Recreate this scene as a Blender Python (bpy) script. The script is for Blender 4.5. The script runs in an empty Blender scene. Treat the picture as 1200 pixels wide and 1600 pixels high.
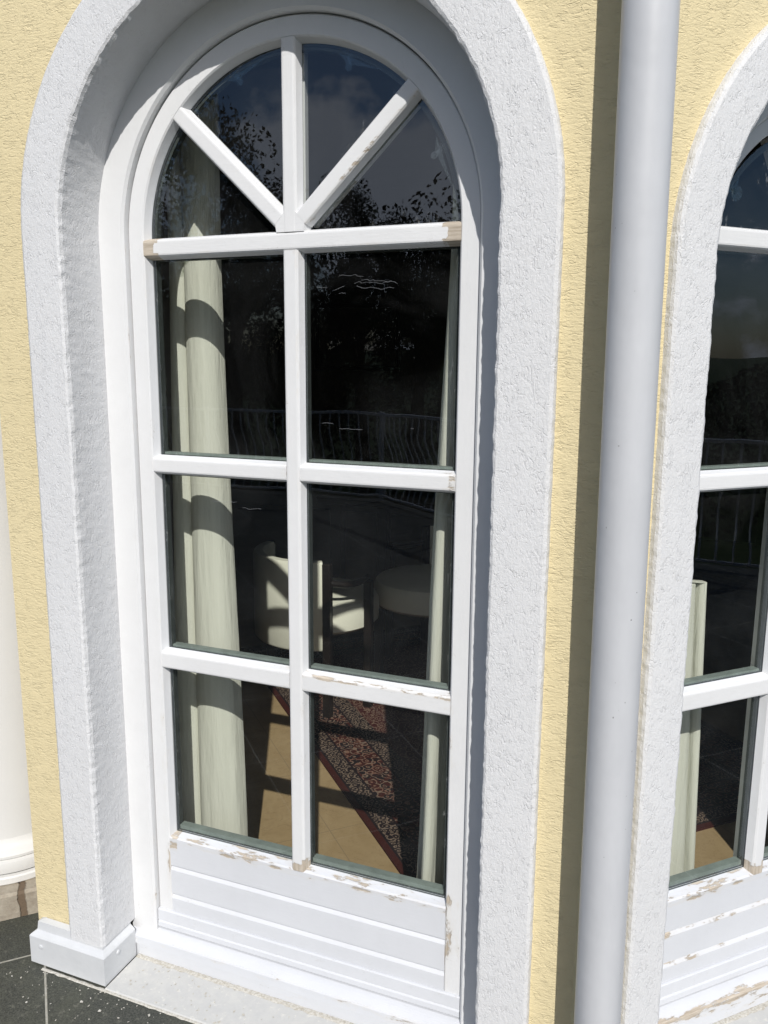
import bpy, math, random
from mathutils import Vector, Matrix, noise
random.seed(7)
R = math.radians
sc = bpy.context.scene
col = sc.collection

# ---------------------------------------------------------------- camera
cd = bpy.data.cameras.new('camera')
cam = bpy.data.objects.new('camera', cd); col.objects.link(cam)
Fw = Vector((-0.3608061, 0.9152724, -0.1791519)); Rt = Vector((0.9298434, 0.3678916, 0.0068538)); Up = Vector((-0.0721816, 0.1641103, 0.9837976))
m = Matrix((Rt, Up, -Fw)).transposed().to_4x4()
m.translation = Vector((0.82230, -1.55, 1.59857))
cam.matrix_world = m
cd.sensor_fit = 'VERTICAL'; cd.sensor_height = 24; cd.sensor_width = 36; cd.lens = 19.164
cd.clip_start = 0.02; cd.clip_end = 3000
sc.camera = cam

# ---------------------------------------------------------------- light
TOSUN = Vector((0.48, -1.0, 0.97)).normalized()
w = bpy.data.worlds.new('World'); sc.world = w; w.use_nodes = True
nt = w.node_tree; nt.nodes.clear()
def N(nt, t, **k):
    n = nt.nodes.new(t)
    for a, b in k.items():
        if a.startswith('i_'):
            key = a[2:]
            n.inputs[int(key) if key.isdigit() else key].default_value = b
        else: setattr(n, a, b)
    return n
sky = N(nt, 'ShaderNodeTexSky', sky_type='NISHITA', sun_disc=False)
sky.sun_elevation = math.asin(TOSUN.z); sky.sun_rotation = math.atan2(TOSUN.x, TOSUN.y)
sky.ozone_density = 1.0; sky.altitude = 100; sky.dust_density = 1.4
bg = N(nt, 'ShaderNodeBackground', i_Strength=0.092)
tc = N(nt, 'ShaderNodeTexCoord')
mp = N(nt, 'ShaderNodeMapping'); mp.inputs['Scale'].default_value = (1, 1, 2.6)
mp.inputs['Location'].default_value = (0.35, 0.1, 0.2)
cn = N(nt, 'ShaderNodeTexNoise', i_Scale=2.2, i_Detail=9.0, i_Roughness=0.58)
cr = N(nt, 'ShaderNodeMapRange', i_1=0.53, i_2=0.64)
mx = N(nt, 'ShaderNodeMix', data_type='RGBA')
mx.inputs[7].default_value = (9.5, 9.8, 10.5, 1)
out = N(nt, 'ShaderNodeOutputWorld')
L = nt.links.new
L(tc.outputs['Generated'], mp.inputs[0]); L(mp.outputs[0], cn.inputs['Vector'])
sz_ = N(nt, 'ShaderNodeSeparateXYZ'); L(tc.outputs['Generated'], sz_.inputs[0])
lo_ = N(nt, 'ShaderNodeMapRange', i_1=0.12, i_2=0.45, i_3=0.03, i_4=-0.12); L(sz_.outputs[2], lo_.inputs[0])
ad_ = N(nt, 'ShaderNodeMath', operation='ADD'); L(cn.outputs[0], ad_.inputs[0]); L(lo_.outputs[0], ad_.inputs[1])
# one cumulus bank low in the sky over the garden
dt_ = N(nt, 'ShaderNodeVectorMath', operation='DOT_PRODUCT'); L(tc.outputs['Generated'], dt_.inputs[0]); dt_.inputs[1].default_value = Vector((-0.30, -0.93, 0.20)).normalized()
pf_ = N(nt, 'ShaderNodeMapRange', i_1=0.965, i_2=0.998, i_3=0.0, i_4=0.13); L(dt_.outputs['Value'], pf_.inputs[0])
cn2 = N(nt, 'ShaderNodeTexNoise', i_Scale=11.0, i_Detail=6.0, i_Roughness=0.6); L(tc.outputs['Generated'], cn2.inputs['Vector'])
m3_ = N(nt, 'ShaderNodeMath', operation='MULTIPLY_ADD'); L(cn2.outputs[0], m3_.inputs[0]); m3_.inputs[1].default_value = 0.55; m3_.inputs[2].default_value = -0.285
a2_ = N(nt, 'ShaderNodeMath', operation='ADD'); L(pf_.outputs[0], a2_.inputs[0]); L(m3_.outputs[0], a2_.inputs[1])
a3_ = N(nt, 'ShaderNodeMath', operation='ADD'); L(ad_.outputs[0], a3_.inputs[0]); L(a2_.outputs[0], a3_.inputs[1]); L(a3_.outputs[0], cr.inputs[0])
L(cr.outputs[0], mx.inputs[0]); hs_ = N(nt, 'ShaderNodeHueSaturation', i_Saturation=1.25); L(sky.outputs[0], hs_.inputs['Color']); L(hs_.outputs[0], mx.inputs[6]); L(mx.outputs[2], bg.inputs[0]); L(bg.outputs[0], out.inputs[0])
sd = bpy.data.lights.new('sun', 'SUN'); sd.energy = 4.0; sd.angle = R(0.5); sd.color = (1, 0.97, 0.925)
sun = bpy.data.objects.new('sun', sd); col.objects.link(sun)
sun.rotation_euler = (-TOSUN).to_track_quat('-Z', 'Y').to_euler(); sun.location = (3, -6, 6)

sc.render.engine = 'CYCLES'
sc.view_settings.view_transform = 'Standard'; sc.view_settings.look = 'None'
sc.view_settings.exposure = 0.06; sc.view_settings.gamma = 1
sc.cycles.max_bounces = 10; sc.cycles.transparent_max_bounces = 16
sc.render.resolution_x = 768; sc.render.resolution_y = 1024

# ---------------------------------------------------------------- materials
class Mat:
    def __init__(s, name, rough=0.6, spec=0.4, metal=0.0):
        s.m = bpy.data.materials.new(name); s.m.use_nodes = True
        s.nt = s.m.node_tree; s.b = s.nt.nodes['Principled BSDF']
        s.b.inputs['Roughness'].default_value = rough
        s.b.inputs['Specular IOR Level'].default_value = spec
        s.b.inputs['Metallic'].default_value = metal
        s.tc = N(s.nt, 'ShaderNodeTexCoord').outputs['Object']
    def n(s, t, **k): return N(s.nt, t, **k)
    def l(s, a, b): s.nt.links.new(a, b)
    def map(s, scale=(1, 1, 1), rot=(0, 0, 0), loc=(0, 0, 0), src=None):
        p = s.n('ShaderNodeMapping'); p.inputs['Scale'].default_value = scale
        p.inputs['Rotation'].default_value = rot; p.inputs['Location'].default_value = loc
        s.l(src or s.tc, p.inputs[0]); return p.outputs[0]
    def noise(s, vec, scale, detail=4, rough=0.5, dist=0.0):
        q = s.n('ShaderNodeTexNoise', i_Scale=scale, i_Detail=float(detail), i_Roughness=rough, i_Distortion=dist)
        s.l(vec, q.inputs['Vector']); return q.outputs[0]
    def rng(s, v, a, b, c=0.0, d=1.0):
        q = s.n('ShaderNodeMapRange', i_1=a, i_2=b, i_3=c, i_4=d); s.l(v, q.inputs[0]); return q.outputs[0]
    def math(s, op, a, b=None, clamp=False):
        q = s.n('ShaderNodeMath', operation=op, use_clamp=clamp)
        for i, v in enumerate((a, b)):
            if v is None: continue
            if isinstance(v, (int, float)): q.inputs[i].default_value = v
            else: s.l(v, q.inputs[i])
        return q.outputs[0]
    def mix(s, f, a, b):
        q = s.n('ShaderNodeMix', data_type='RGBA')
        for i, v in ((0, f), (6, a), (7, b)):
            if isinstance(v, tuple): q.inputs[i].default_value = (*v, 1)
            elif isinstance(v, (int, float)): q.inputs[i].default_value = v
            else: s.l(v, q.inputs[i])
        return q.outputs[2]
    def color(s, v):
        if isinstance(v, tuple): s.b.inputs['Base Color'].default_value = (*v, 1)
        else: s.l(v, s.b.inputs['Base Color'])
    def bump(s, h, dist=0.002, strength=1.0, prev=None):
        q = s.n('ShaderNodeBump', i_Strength=strength, i_Distance=dist); s.l(h, q.inputs['Height'])
        if prev: s.l(prev, q.inputs['Normal'])
        s.l(q.outputs[0], s.b.inputs['Normal']); return q.outputs[0]

def stucco(name, c1, c2, sx, sz, dist, seed, dens=0.0):
    M = Mat(name, 0.85, 0.2)
    v = M.map((sx, 1, sz), loc=(seed, seed * 2, seed * 3))
    a = M.noise(v, 105, 3, 0.5, 0.5)
    ridge = M.math('ABSOLUTE', M.math('SUBTRACT', a, 0.5))
    groove = M.rng(ridge, 0.0, 0.06, 1.0, 0.0)
    mask = M.rng(M.noise(M.map((1, 1, 1), loc=(seed, 0, 0)), 42, 3, 0.6), 0.48 - dens, 0.60 - dens)
    g = M.math('MULTIPLY', groove, mask)
    body = M.noise(v, 190, 5, 0.75, 0.4)
    grain = M.noise(M.map((1, 1, 1)), 330, 3, 0.6)
    lump = M.noise(M.map((1, 1, 1)), 26, 4, 0.55)
    h = M.math('SUBTRACT', M.math('ADD', M.math('ADD', M.math('MULTIPLY', body, 1.25), M.math('MULTIPLY', grain, 0.35)), M.math('MULTIPLY', lump, 0.35)), M.math('MULTIPLY', g, 0.42))
    M.bump(h, dist)
    big = M.noise(M.map(), 2.2, 5, 0.6)
    M.color(M.mix(M.rng(big, 0.3, 0.7), c1, c2))
    return M.m
m_yellow = stucco('yellow_stucco', (0.745, 0.64, 0.40), (0.70, 0.60, 0.37), 0.40, 1.15, 0.0018, 1.0, 0.05)
m_white = stucco('white_stucco', (0.685, 0.69, 0.70), (0.655, 0.66, 0.67), 1.15, 0.55, 0.0015, 5.0, 0.02)

def painted_wood(name, st=(0.3, 1, 1), base=(0.70, 0.705, 0.71)):
    M = Mat(name, 0.42, 0.4)
    at = M.n('ShaderNodeAttribute', attribute_name='wear').outputs['Fac']
    n1 = M.noise(M.map(st), 62, 6, 0.68)
    n2 = M.noise(M.map(st, loc=(3, 3, 3)), 14, 4, 0.6)
    s_ = M.math('ADD', at, M.math('MULTIPLY', M.math('SUBTRACT', n1, 0.5), 1.3))
    s_ = M.math('ADD', s_, M.math('MULTIPLY', M.math('SUBTRACT', n2, 0.5), 0.9))
    f = M.rng(s_, 0.60, 0.66)
    halo = M.rng(s_, 0.40, 0.66, 0.0, 0.38)
    wn = M.noise(M.map(tuple(x * x for x in st)), 150, 5, 0.65)
    wood = M.mix(M.rng(wn, 0.35, 0.65), (0.34, 0.285, 0.22), (0.56, 0.50, 0.42))
    gr = M.noise(M.map(), 5, 6, 0.7)
    pc = M.mix(M.rng(gr, 0.35, 0.75), base, tuple(x * 0.93 for x in base))
    pc = M.mix(halo, pc, (0.60, 0.56, 0.49))
    # thin grey cracks in the paint
    cv = M.noise(M.map(tuple(x * 0.7 for x in st)), 55, 4, 0.6)
    crk = M.rng(M.math('ABSOLUTE', M.math('SUBTRACT', cv, 0.5)), 0.0, 0.006, 1, 0)
    crk = M.math('MULTIPLY', crk, M.rng(M.noise(M.map(), 12, 2), 0.56, 0.64))
    crk = M.math('MULTIPLY', crk, M.rng(at, 0.05, 0.3, 0.12, 0.7))
    pc = M.mix(crk, pc, (0.40, 0.385, 0.36))
    M.color(M.mix(f, pc, wood))
    h = M.math('ADD', M.math('MULTIPLY', f, -1.0), M.math('ADD', M.math('MULTIPLY', M.noise(M.map(), 70, 4), 0.35), M.math('MULTIPLY', M.noise(M.map(tuple(0.1 if x < 1 else 1 for x in st)), 300, 3), 0.35)))
    M.bump(h, 0.0008)
    rg = M.rng(f, 0, 1, 0.42, 0.8); M.l(rg, M.b.inputs['Roughness'])
    return M.m
m_paint = painted_wood('white_painted_wood')
m_panel = painted_wood('blueish_white_painted_wood', (0.3, 1, 1), (0.62, 0.635, 0.665))
m_paintv = painted_wood('white_painted_wood_upright', (1, 1, 0.3))

def plain(name, c, rough=0.5, spec=0.4, metal=0, var=0.08, scale=8, bump=0.0, bs=80):
    M = Mat(name, rough, spec, metal)
    n = M.noise(M.map(), scale, 5, 0.6)
    M.color(M.mix(M.rng(n, 0.3, 0.7), c, tuple(x * (1 - var) for x in c)))
    if bump: M.bump(M.noise(M.map(), bs, 4, 0.6), bump)
    return M.m
m_plinth = plain('painted_metal_flashing', (0.60, 0.615, 0.63), 0.4, 0.4, 0, 0.08, 14, 0.0006, 60)
m_dark = plain('dark_gap', (0.02, 0.02, 0.02), 0.8)
m_spacer_sunlit = plain('spacer_aluminium_sunlit', (0.27, 0.32, 0.30), 0.45, 0.5, 0.0, 0.3, 30)  # sunlight painted into a lighter copy of the spacer colour
m_spdark = plain('dark_spacer', (0.07, 0.082, 0.08), 0.5, 0.4, 0.0, 0.4, 30)
m_gasket = plain('black_gasket', (0.035, 0.04, 0.042), 0.6)
m_iron = plain('wrought_iron', (0.55, 0.56, 0.57), 0.5, 0.4, 0.2)
m_bark = plain('bark', (0.09, 0.065, 0.045), 0.9, 0.2, 0, 0.5, 20, 0.01, 20)
m_col = plain('column_plaster', (0.66, 0.655, 0.635), 0.6, 0.3, 0, 0.04, 5, 0.0004, 120)
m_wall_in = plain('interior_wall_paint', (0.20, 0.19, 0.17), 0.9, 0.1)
m_dkwood = plain('dark_wood', (0.014, 0.009, 0.007), 0.35, 0.5, 0, 0.4, 12)
m_leather = plain('cream_leather', (0.82, 0.81, 0.69), 0.55, 0.3, 0, 0.06, 10, 0.0006, 90)
m_switch = plain('switch_plastic', (0.8, 0.78, 0.7), 0.4)
m_scr = plain('scratch_white', (0.28, 0.29, 0.30), 0.7)
m_grass = plain('garden_ground', (0.05, 0.075, 0.03), 0.95, 0.1, 0, 0.5, 3)
m_roof = plain('roof_tiles', (0.32, 0.13, 0.08), 0.8)

# glass: thin pane, clear with a faint green tint, mirror share by fresnel
def glass():
    M = Mat('window_glass'); nt = M.nt; nt.nodes.remove(M.b)
    tr = M.n('ShaderNodeBsdfTransparent'); tr.inputs[0].default_value = (0.885, 0.90, 0.875, 1)
    gl = M.n('ShaderNodeBsdfGlossy', i_Roughness=0.0); gl.inputs['Color'].default_value = (0.80, 0.88, 1, 1)
    ge_ = M.n('ShaderNodeNewGeometry'); vm = M.n('ShaderNodeVectorMath', operation='DOT_PRODUCT')
    M.l(ge_.outputs['Normal'], vm.inputs[0]); M.l(ge_.outputs['Incoming'], vm.inputs[1])
    k_ = M.math('SUBTRACT', 1.0, M.math('ABSOLUTE', vm.outputs['Value']))
    k5 = M.math('POWER', k_, 5.0)       # Schlick, the same from both sides; two surfaces
    fac = M.math('MULTIPLY', M.math('ADD', 0.04, M.math('MULTIPLY', k5, 0.96)), 1.75, True)
    bm = M.n('ShaderNodeBump', i_Strength=1.0, i_Distance=0.0004)
    M.l(M.noise(M.map(), 5, 2, 0.4), bm.inputs['Height']); M.l(bm.outputs[0], gl.inputs['Normal'])
    ms = M.n('ShaderNodeMixShader'); M.l(fac, ms.inputs[0]); M.l(tr.outputs[0], ms.inputs[1]); M.l(gl.outputs[0], ms.inputs[2])
    # dust and smears, denser where an attribute says a pane's rim is
    df = M.n('ShaderNodeBsdfDiffuse'); df.inputs[0].default_value = (0.6, 0.62, 0.62, 1)
    at = M.n('ShaderNodeAttribute', attribute_name='wear').outputs['Fac']
    a = M.rng(M.noise(M.map(), 3.2, 6, 0.65, 1.0), 0.42, 0.75, 0.001, 0.018)
    sp = M.rng(M.noise(M.map(), 160, 2, 0.5), 0.80, 0.83, 0, 0.3)
    sm = M.rng(M.noise(M.map((1, 1, 0.35), rot=(0, 0.5, 0)), 85, 5, 0.75), 0.57, 0.73, 0, 0.42)
    rim = M.math('MULTIPLY', sm, at)
    d = M.math('ADD', M.math('ADD', a, sp), rim, True)
    m2 = M.n('ShaderNodeMixShader'); M.l(d, m2.inputs[0]); M.l(ms.outputs[0], m2.inputs[1]); M.l(df.outputs[0], m2.inputs[2])
    M.l(m2.outputs[0], nt.nodes['Material Output'].inputs[0])
    return M.m
m_glass = glass()

def pipe_mat():
    M = Mat('grey_pipe_plastic', 0.38, 0.45)
    n = M.noise(M.map((1, 1, 0.25)), 22, 5, 0.6)
    c = M.mix(M.rng(n, 0.3, 0.75), (0.54, 0.55, 0.57), (0.49, 0.50, 0.52))
    sp = M.rng(M.noise(M.map(), 130, 2), 0.76, 0.78)
    M.color(M.mix(sp, c, (0.2, 0.2, 0.2))); M.bump(M.noise(M.map(), 9, 3), 0.002)
    return M.m
m_pipe = pipe_mat()

def curtain_mat():
    M = Mat('pale_green_curtain', 0.9, 0.1)
    wv = M.noise(M.map((1, 1, 0.04)), 60, 3, 0.6)
    M.color(M.mix(M.rng(wv, 0.3, 0.7), (0.68, 0.685, 0.605), (0.61, 0.615, 0.54)))
    M.bump(M.noise(M.map((1, 1, 0.12)), 34, 5, 0.6), 0.007)
    return M.m
m_curt = curtain_mat()

def granite():
    M = Mat('dark_granite_tiles', 0.55, 0.35)
    v = M.map((1, 1, 1), rot=(0, 0, R(45)))   # joints run at 45 degrees to the facade
    sx = M.n('ShaderNodeSeparateXYZ'); M.l(v, sx.inputs[0])
    def joint(o, off, size=0.6):
        f = M.math('FRACT', M.math('DIVIDE', M.math('ADD', o, off), size))
        d = M.math('MULTIPLY', M.math('MINIMUM', f, M.math('SUBTRACT', 1.0, f)), size)
        return M.rng(d, 0.0022, 0.0032, 1, 0)
    # rotated coords: x' = (x-y)/sqrt2, y' = (x+y)/sqrt2
    j = M.math('MAXIMUM', joint(sx.outputs[0], 6.41), joint(sx.outputs[1], 6.566))
    n = M.noise(M.map(), 260, 3, 0.6); n2 = M.noise(M.map(), 9, 6, 0.7); n3 = M.noise(M.map(), 70, 4, 0.7)
    c = M.mix(M.rng(n, 0.35, 0.65), (0.026, 0.028, 0.024), (0.080, 0.083, 0.070))
    c = M.mix(M.rng(n2, 0.45, 0.75, 0, 0.5), c, (0.10, 0.105, 0.075))
    c = M.mix(M.rng(n3, 0.58, 0.68, 0, 0.45), c, (0.18, 0.178, 0.145))
    jc = M.mix(M.rng(n3, 0.3, 0.7), (0.42, 0.41, 0.37), (0.26, 0.25, 0.2))
    M.color(M.mix(j, c, jc))
    M.bump(M.math('SUBTRACT', M.math('MULTIPLY', n, 0.3), j), 0.0012)
    return M.m
m_granite = granite()

def sill_mat():
    M = Mat('pale_dusty_stone', 0.8, 0.25)
    n = M.noise(M.map(), 30, 6, 0.7); n2 = M.noise(M.map(), 220, 3, 0.6); n3 = M.noise(M.map(loc=(4, 4, 4)), 55, 4, 0.7)
    c = M.mix(M.rng(n, 0.35, 0.7), (0.49, 0.493, 0.485), (0.55, 0.548, 0.525))
    c = M.mix(M.rng(n3, 0.60, 0.66, 0, 0.8), c, (0.62, 0.61, 0.57))
    c = M.mix(M.rng(n2, 0.68, 0.74, 0, 0.6), c, (0.36, 0.31, 0.24))
    M.color(c); M.bump(n3, 0.001)
    return M.m
m_sill = sill_mat()
def crumbs_mat():
    M = Mat('mortar_crumbs', 0.9, 0.1)
    n = M.noise(M.map(), 160, 4, 0.7)
    c = M.mix(M.rng(n, 0.4, 0.65), (0.58, 0.565, 0.52), (0.40, 0.37, 0.31))
    M.color(c); M.bump(n, 0.002)
    return M.m
m_mortar = crumbs_mat()
def brown_stone():
    M = Mat('brown_stone', 0.8, 0.25)
    v = M.map((1, 1, 1), rot=(0, 0, R(45)))
    sx = M.n('ShaderNodeSeparateXYZ'); M.l(v, sx.inputs[0])
    f = M.math('FRACT', M.math('DIVIDE', M.math('ADD', sx.outputs[1], 5.0 + 0.655 - 0.0), 0.24))
    wob = M.math('MULTIPLY', M.math('SUBTRACT', M.noise(M.map(), 30, 3), 0.5), 0.08)
    f = M.math('ADD', f, wob)
    j = M.rng(M.math('MINIMUM', f, M.math('SUBTRACT', 1.0, f)), 0.03, 0.045, 1, 0)
    n = M.noise(M.map(), 40, 6, 0.7)
    c = M.mix(M.rng(n, 0.3, 0.7), (0.27, 0.23, 0.18), (0.40, 0.36, 0.29))
    M.color(M.mix(j, c, (0.15, 0.11, 0.075))); M.bump(M.math('SUBTRACT', n, j), 0.004)
    return M.m
m_brown = brown_stone()
def int_floor():
    M = Mat('beige_stone_floor', 0.5, 0.35)
    v = M.map((1, 1, 1), rot=(0, 0, R(45))); sx = M.n('ShaderNodeSeparateXYZ'); M.l(v, sx.inputs[0])
    def joint(o, off, size):
        f = M.math('FRACT', M.math('DIVIDE', M.math('ADD', o, off), size))
        d = M.math('MULTIPLY', M.math('MINIMUM', f, M.math('SUBTRACT', 1.0, f)), size)
        return M.rng(d, 0.0012, 0.0022, 1, 0)
    j = M.math('MAXIMUM', joint(sx.outputs[0], 6.22, 0.4), joint(sx.outputs[1], 6.10, 0.4))
    n = M.noise(M.map(), 7, 7, 0.65, 1.2); n2 = M.noise(M.map(), 60, 4, 0.6)
    vein = M.rng(M.math('ABSOLUTE', M.math('SUBTRACT', M.noise(M.map(), 10, 5, 0.6, 1.0), 0.5)), 0, 0.012, 0.35, 0)
    c = M.mix(M.rng(n, 0.3, 0.7), (0.36, 0.255, 0.135), (0.44, 0.325, 0.185))
    c = M.mix(M.rng(n2, 0.5, 0.75, 0, 0.3), c, (0.27, 0.19, 0.09))
    c = M.mix(vein, c, (0.20, 0.125, 0.06))
    M.color(M.mix(j, c, (0.30, 0.22, 0.13)))
    return M.m
m_intfloor = int_floor()
def rug_mat(W, Ln):
    # object space: x along the rug (0..Ln), y across from the near edge (0..W)
    M = Mat('persian_rug_wool', 0.95, 0.05)
    sx = M.n('ShaderNodeSeparateXYZ'); M.l(M.tc, sx.inputs[0])
    X, Y = sx.outputs[0], sx.outputs[1]
    d = M.math('MINIMUM', M.math('MINIMUM', Y, M.math('SUBTRACT', W, Y)), M.math('MINIMUM', X, M.math('SUBTRACT', Ln, X)))
    red, cream, dk = (0.058, 0.016, 0.013), (0.23, 0.17, 0.13), (0.020, 0.013, 0.014)
    def motif(scale, t0, t1, rand=0.6):
        vo = M.n('ShaderNodeTexVoronoi', i_Scale=scale, feature='F1'); vo.inputs['Randomness'].default_value = rand
        wv_ = M.n('ShaderNodeTexNoise', i_Scale=26.0, i_Detail=3.0); M.l(M.tc, wv_.inputs['Vector'])
        va = M.n('ShaderNodeVectorMath', operation='MULTIPLY_ADD'); M.l(wv_.outputs[1], va.inputs[0]); va.inputs[1].default_value = (0.03, 0.03, 0.0); M.l(M.tc, va.inputs[2])
        M.l(va.outputs[0], vo.inputs['Vector'])
        ring = M.math('ABSOLUTE', M.math('SUBTRACT', M.math('FRACT', M.math('MULTIPLY', vo.outputs['Distance'], 2.6)), 0.5))
        return M.rng(ring, t0, t1, 1, 0), vo.outputs['Color']
    m1, c1 = motif(42, 0.12, 0.2, 0.5)
    m2, c2 = motif(32, 0.10, 0.17, 0.85)
    m3, c3 = motif(38, 0.10, 0.17, 1.0)
    nn = M.noise(M.tc, 90, 3, 0.6)
    sc3 = M.n('ShaderNodeSeparateColor'); M.l(c2, sc3.inputs[0])
    isred = M.rng(sc3.outputs[0], 0.5, 0.55)
    b1 = M.mix(m1, dk, cream)
    b2 = M.mix(m2, M.mix(isred, dk, red), M.mix(M.rng(nn, 0.45, 0.55), cream, (0.24, 0.12, 0.085)))
    f3 = M.mix(M.math('MULTIPLY', m3, 0.75), M.mix(M.rng(nn, 0.4, 0.6), (0.06, 0.015, 0.016), red), (0.27, 0.19, 0.14))
    def step(v): return M.math('GREATER_THAN', d, v)
    c = M.mix(step(0.022), red, dk)
    c = M.mix(step(0.030), c, b1)
    c = M.mix(step(0.088), c, dk)
    c = M.mix(step(0.096), c, b2)
    c = M.mix(step(0.215), c, dk)
    c = M.mix(step(0.223), c, b1)
    c = M.mix(step(0.29), c, f3)
    M.color(c); M.bump(nn, 0.002)
    return M.m
def leaf_mat(name, c1, c2):
    M = Mat(name, 0.8, 0.08)
    oi = M.n('ShaderNodeTexNoise', i_Scale=0.8); M.l(M.tc, oi.inputs['Vector'])
    M.color(M.mix(M.rng(oi.outputs[0], 0.35, 0.65), c1, c2)); return M.m
m_leaf = leaf_mat('leaf_green', (0.020, 0.032, 0.013), (0.036, 0.05, 0.022))
m_leaf2 = leaf_mat('leaf_dark', (0.014, 0.023, 0.011), (0.026, 0.037, 0.017))

# ---------------------------------------------------------------- mesh helpers
class MB:
    def __init__(s): s.v = []; s.f = []; s.w = []; s.mi = []; s.sm = []
    def add(s, vs, fs, w=None, mi=0, sm=False):
        o = len(s.v); s.v += [tuple(p) for p in vs]; s.w += list(w) if w else [0.0] * len(vs)
        for f in fs: s.f.append(tuple(o + i for i in f)); s.mi.append(mi); s.sm.append(sm)
    def box(s, a, b, mi=0, c=0.0):
        x0, y0, z0 = a; x1, y1, z1 = b
        if c <= 0:
            V = [(x0,y0,z0),(x1,y0,z0),(x1,y1,z0),(x0,y1,z0),(x0,y0,z1),(x1,y0,z1),(x1,y1,z1),(x0,y1,z1)]
            s.add(V, [(0,3,2,1),(4,5,6,7),(0,1,5,4),(1,2,6,5),(2,3,7,6),(3,0,4,7)], mi=mi); return
        V = []; idx = {}
        for k in range(8):
            sx, sy, sz = k & 1, (k >> 1) & 1, k >> 2
            p = [(x0, x1)[sx], (y0, y1)[sy], (z0, z1)[sz]]; q = [(c, -c)[sx], (c, -c)[sy], (c, -c)[sz]]
            for ax in range(3):
                r = [p[i] + (q[i] if i != ax else 0) for i in range(3)]; idx[(k, ax)] = len(V); V.append(r)
        F = []
        for ax in range(3):
            o1, o2 = [i for i in range(3) if i != ax]
            for side in (0, 1):
                ks = []
                for a_, b_ in ((0,0),(1,0),(1,1),(0,1)):
                    k = (side << ax) | (a_ << o1) | (b_ << o2); ks.append(idx[(k, ax)])
                F.append(tuple(ks))
            for a_ in (0, 1):
                for b_ in (0, 1):
                    k0 = (a_ << o1) | (b_ << o2); k1 = k0 | (1 << ax)
                    F.append((idx[(k0, o1)], idx[(k0, o2)], idx[(k1, o2)], idx[(k1, o1)]))
        for k in range(8): F.append((idx[(k, 0)], idx[(k, 1)], idx[(k, 2)]))
        s.add(V, F, mi=mi)
    def extr(s, prof, p0, d, U, Vv, length, n, wear=None, closed=True, mi=0, cap=True, sm=False):
        """profile (u,v) pushed along d; wear(t,u,v)"""
        p0, d, U, Vv = Vector(p0), Vector(d).normalized(), Vector(U), Vector(Vv)
        m_ = len(prof); vs = []; ws = []
        for i in range(n + 1):
            t = length * i / n
            for (u, v) in prof:
                vs.append(p0 + d * t + U * u + Vv * v); ws.append(wear(t, u, v) if wear else 0.0)
        fs = []
        for i in range(n):
            for j in range(m_ if closed else m_ - 1):
                k = (j + 1) % m_
                fs.append((i*m_+j, i*m_+k, (i+1)*m_+k, (i+1)*m_+j))
        if cap and closed: fs += [tuple(range(m_))[::-1], tuple(n*m_ + j for j in range(m_))]
        s.add(vs, fs, ws, mi, sm)
    def usweep(s, prof, zb, zc, nl=60, na=90, wear=None, mi=0, jit=None, side_only=None, sm=False, cap=True):
        """profile (radius, y) swept up a jamb, round a half circle and down again"""
        st = [('l', zb + (zc - zb) * i / nl) for i in range(nl)]
        st += [('a', math.pi - math.pi * i / na) for i in range(na + 1)]
        st += [('r', zc - (zc - zb) * (i + 1) / nl) for i in range(nl)]
        m_ = len(prof); vs = []; ws = []
        for k, (kind, a) in enumerate(st):
            for j, (r, y) in enumerate(prof):
                if kind == 'l': p = Vector((-r, y, a)); nrm = Vector((-1, 0, 0))
                elif kind == 'r': p = Vector((r, y, a)); nrm = Vector((1, 0, 0))
                else: nrm = Vector((math.cos(a), 0, math.sin(a))); p = nrm * r + Vector((0, y, zc))
                if jit: p = jit(p, nrm, j)
                vs.append(p); ws.append(wear(p, r, y) if wear else 0.0)
        fs = []
        for i in range(len(st) - 1):
            for j in range(m_):
                k = (j + 1) % m_; fs.append((i*m_+j, (i+1)*m_+j, (i+1)*m_+k, i*m_+k))
        if cap:
            fs += [tuple(range(m_)), tuple((len(st)-1)*m_ + j for j in range(m_))[::-1]]
        s.add(vs, fs, ws, mi, sm)
    def lathe(s, prof, cx, cy, n=64, mi=0):
        m_ = len(prof); vs = []
        for i in range(n):
            a = 2 * math.pi * i / n
            for r, z in prof: vs.append((cx + r * math.cos(a), cy + r * math.sin(a), z))
        fs = []
        for i in range(n):
            i2 = (i + 1) % n
            for j in range(m_ - 1): fs.append((i*m_+j, i2*m_+j, i2*m_+j+1, i*m_+j+1))
        fs.append(tuple(i * m_ + m_ - 1 for i in range(n))); fs.append(tuple(i * m_ for i in range(n))[::-1])
        s.add(vs, fs, mi=mi, sm=True)
    def tube(s, pts, r, n=6, mi=0, r1=None):
        pts = [Vector(p) for p in pts]; vs = []
        for i, p in enumerate(pts):
            t = (pts[min(i+1, len(pts)-1)] - pts[max(i-1, 0)]).normalized()
            a = t.cross(Vector((0.31, 0.77, 0.13)) if abs(t.z) > 0.5 else Vector((0, 0, 1))).normalized(); b = t.cross(a)
            rr = r if r1 is None else r + (r1 - r) * i / (len(pts) - 1)
            for k in range(n): an = 2*math.pi*k/n; vs.append(p + a*math.cos(an)*rr + b*math.sin(an)*rr)
        fs = []
        for i in range(len(pts) - 1):
            for k in range(n): k2 = (k+1) % n; fs.append((i*n+k, i*n+k2, (i+1)*n+k2, (i+1)*n+k))
        fs += [tuple(range(n))[::-1], tuple((len(pts)-1)*n + k for k in range(n))]
        s.add(vs, fs, mi=mi, sm=True)
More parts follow.
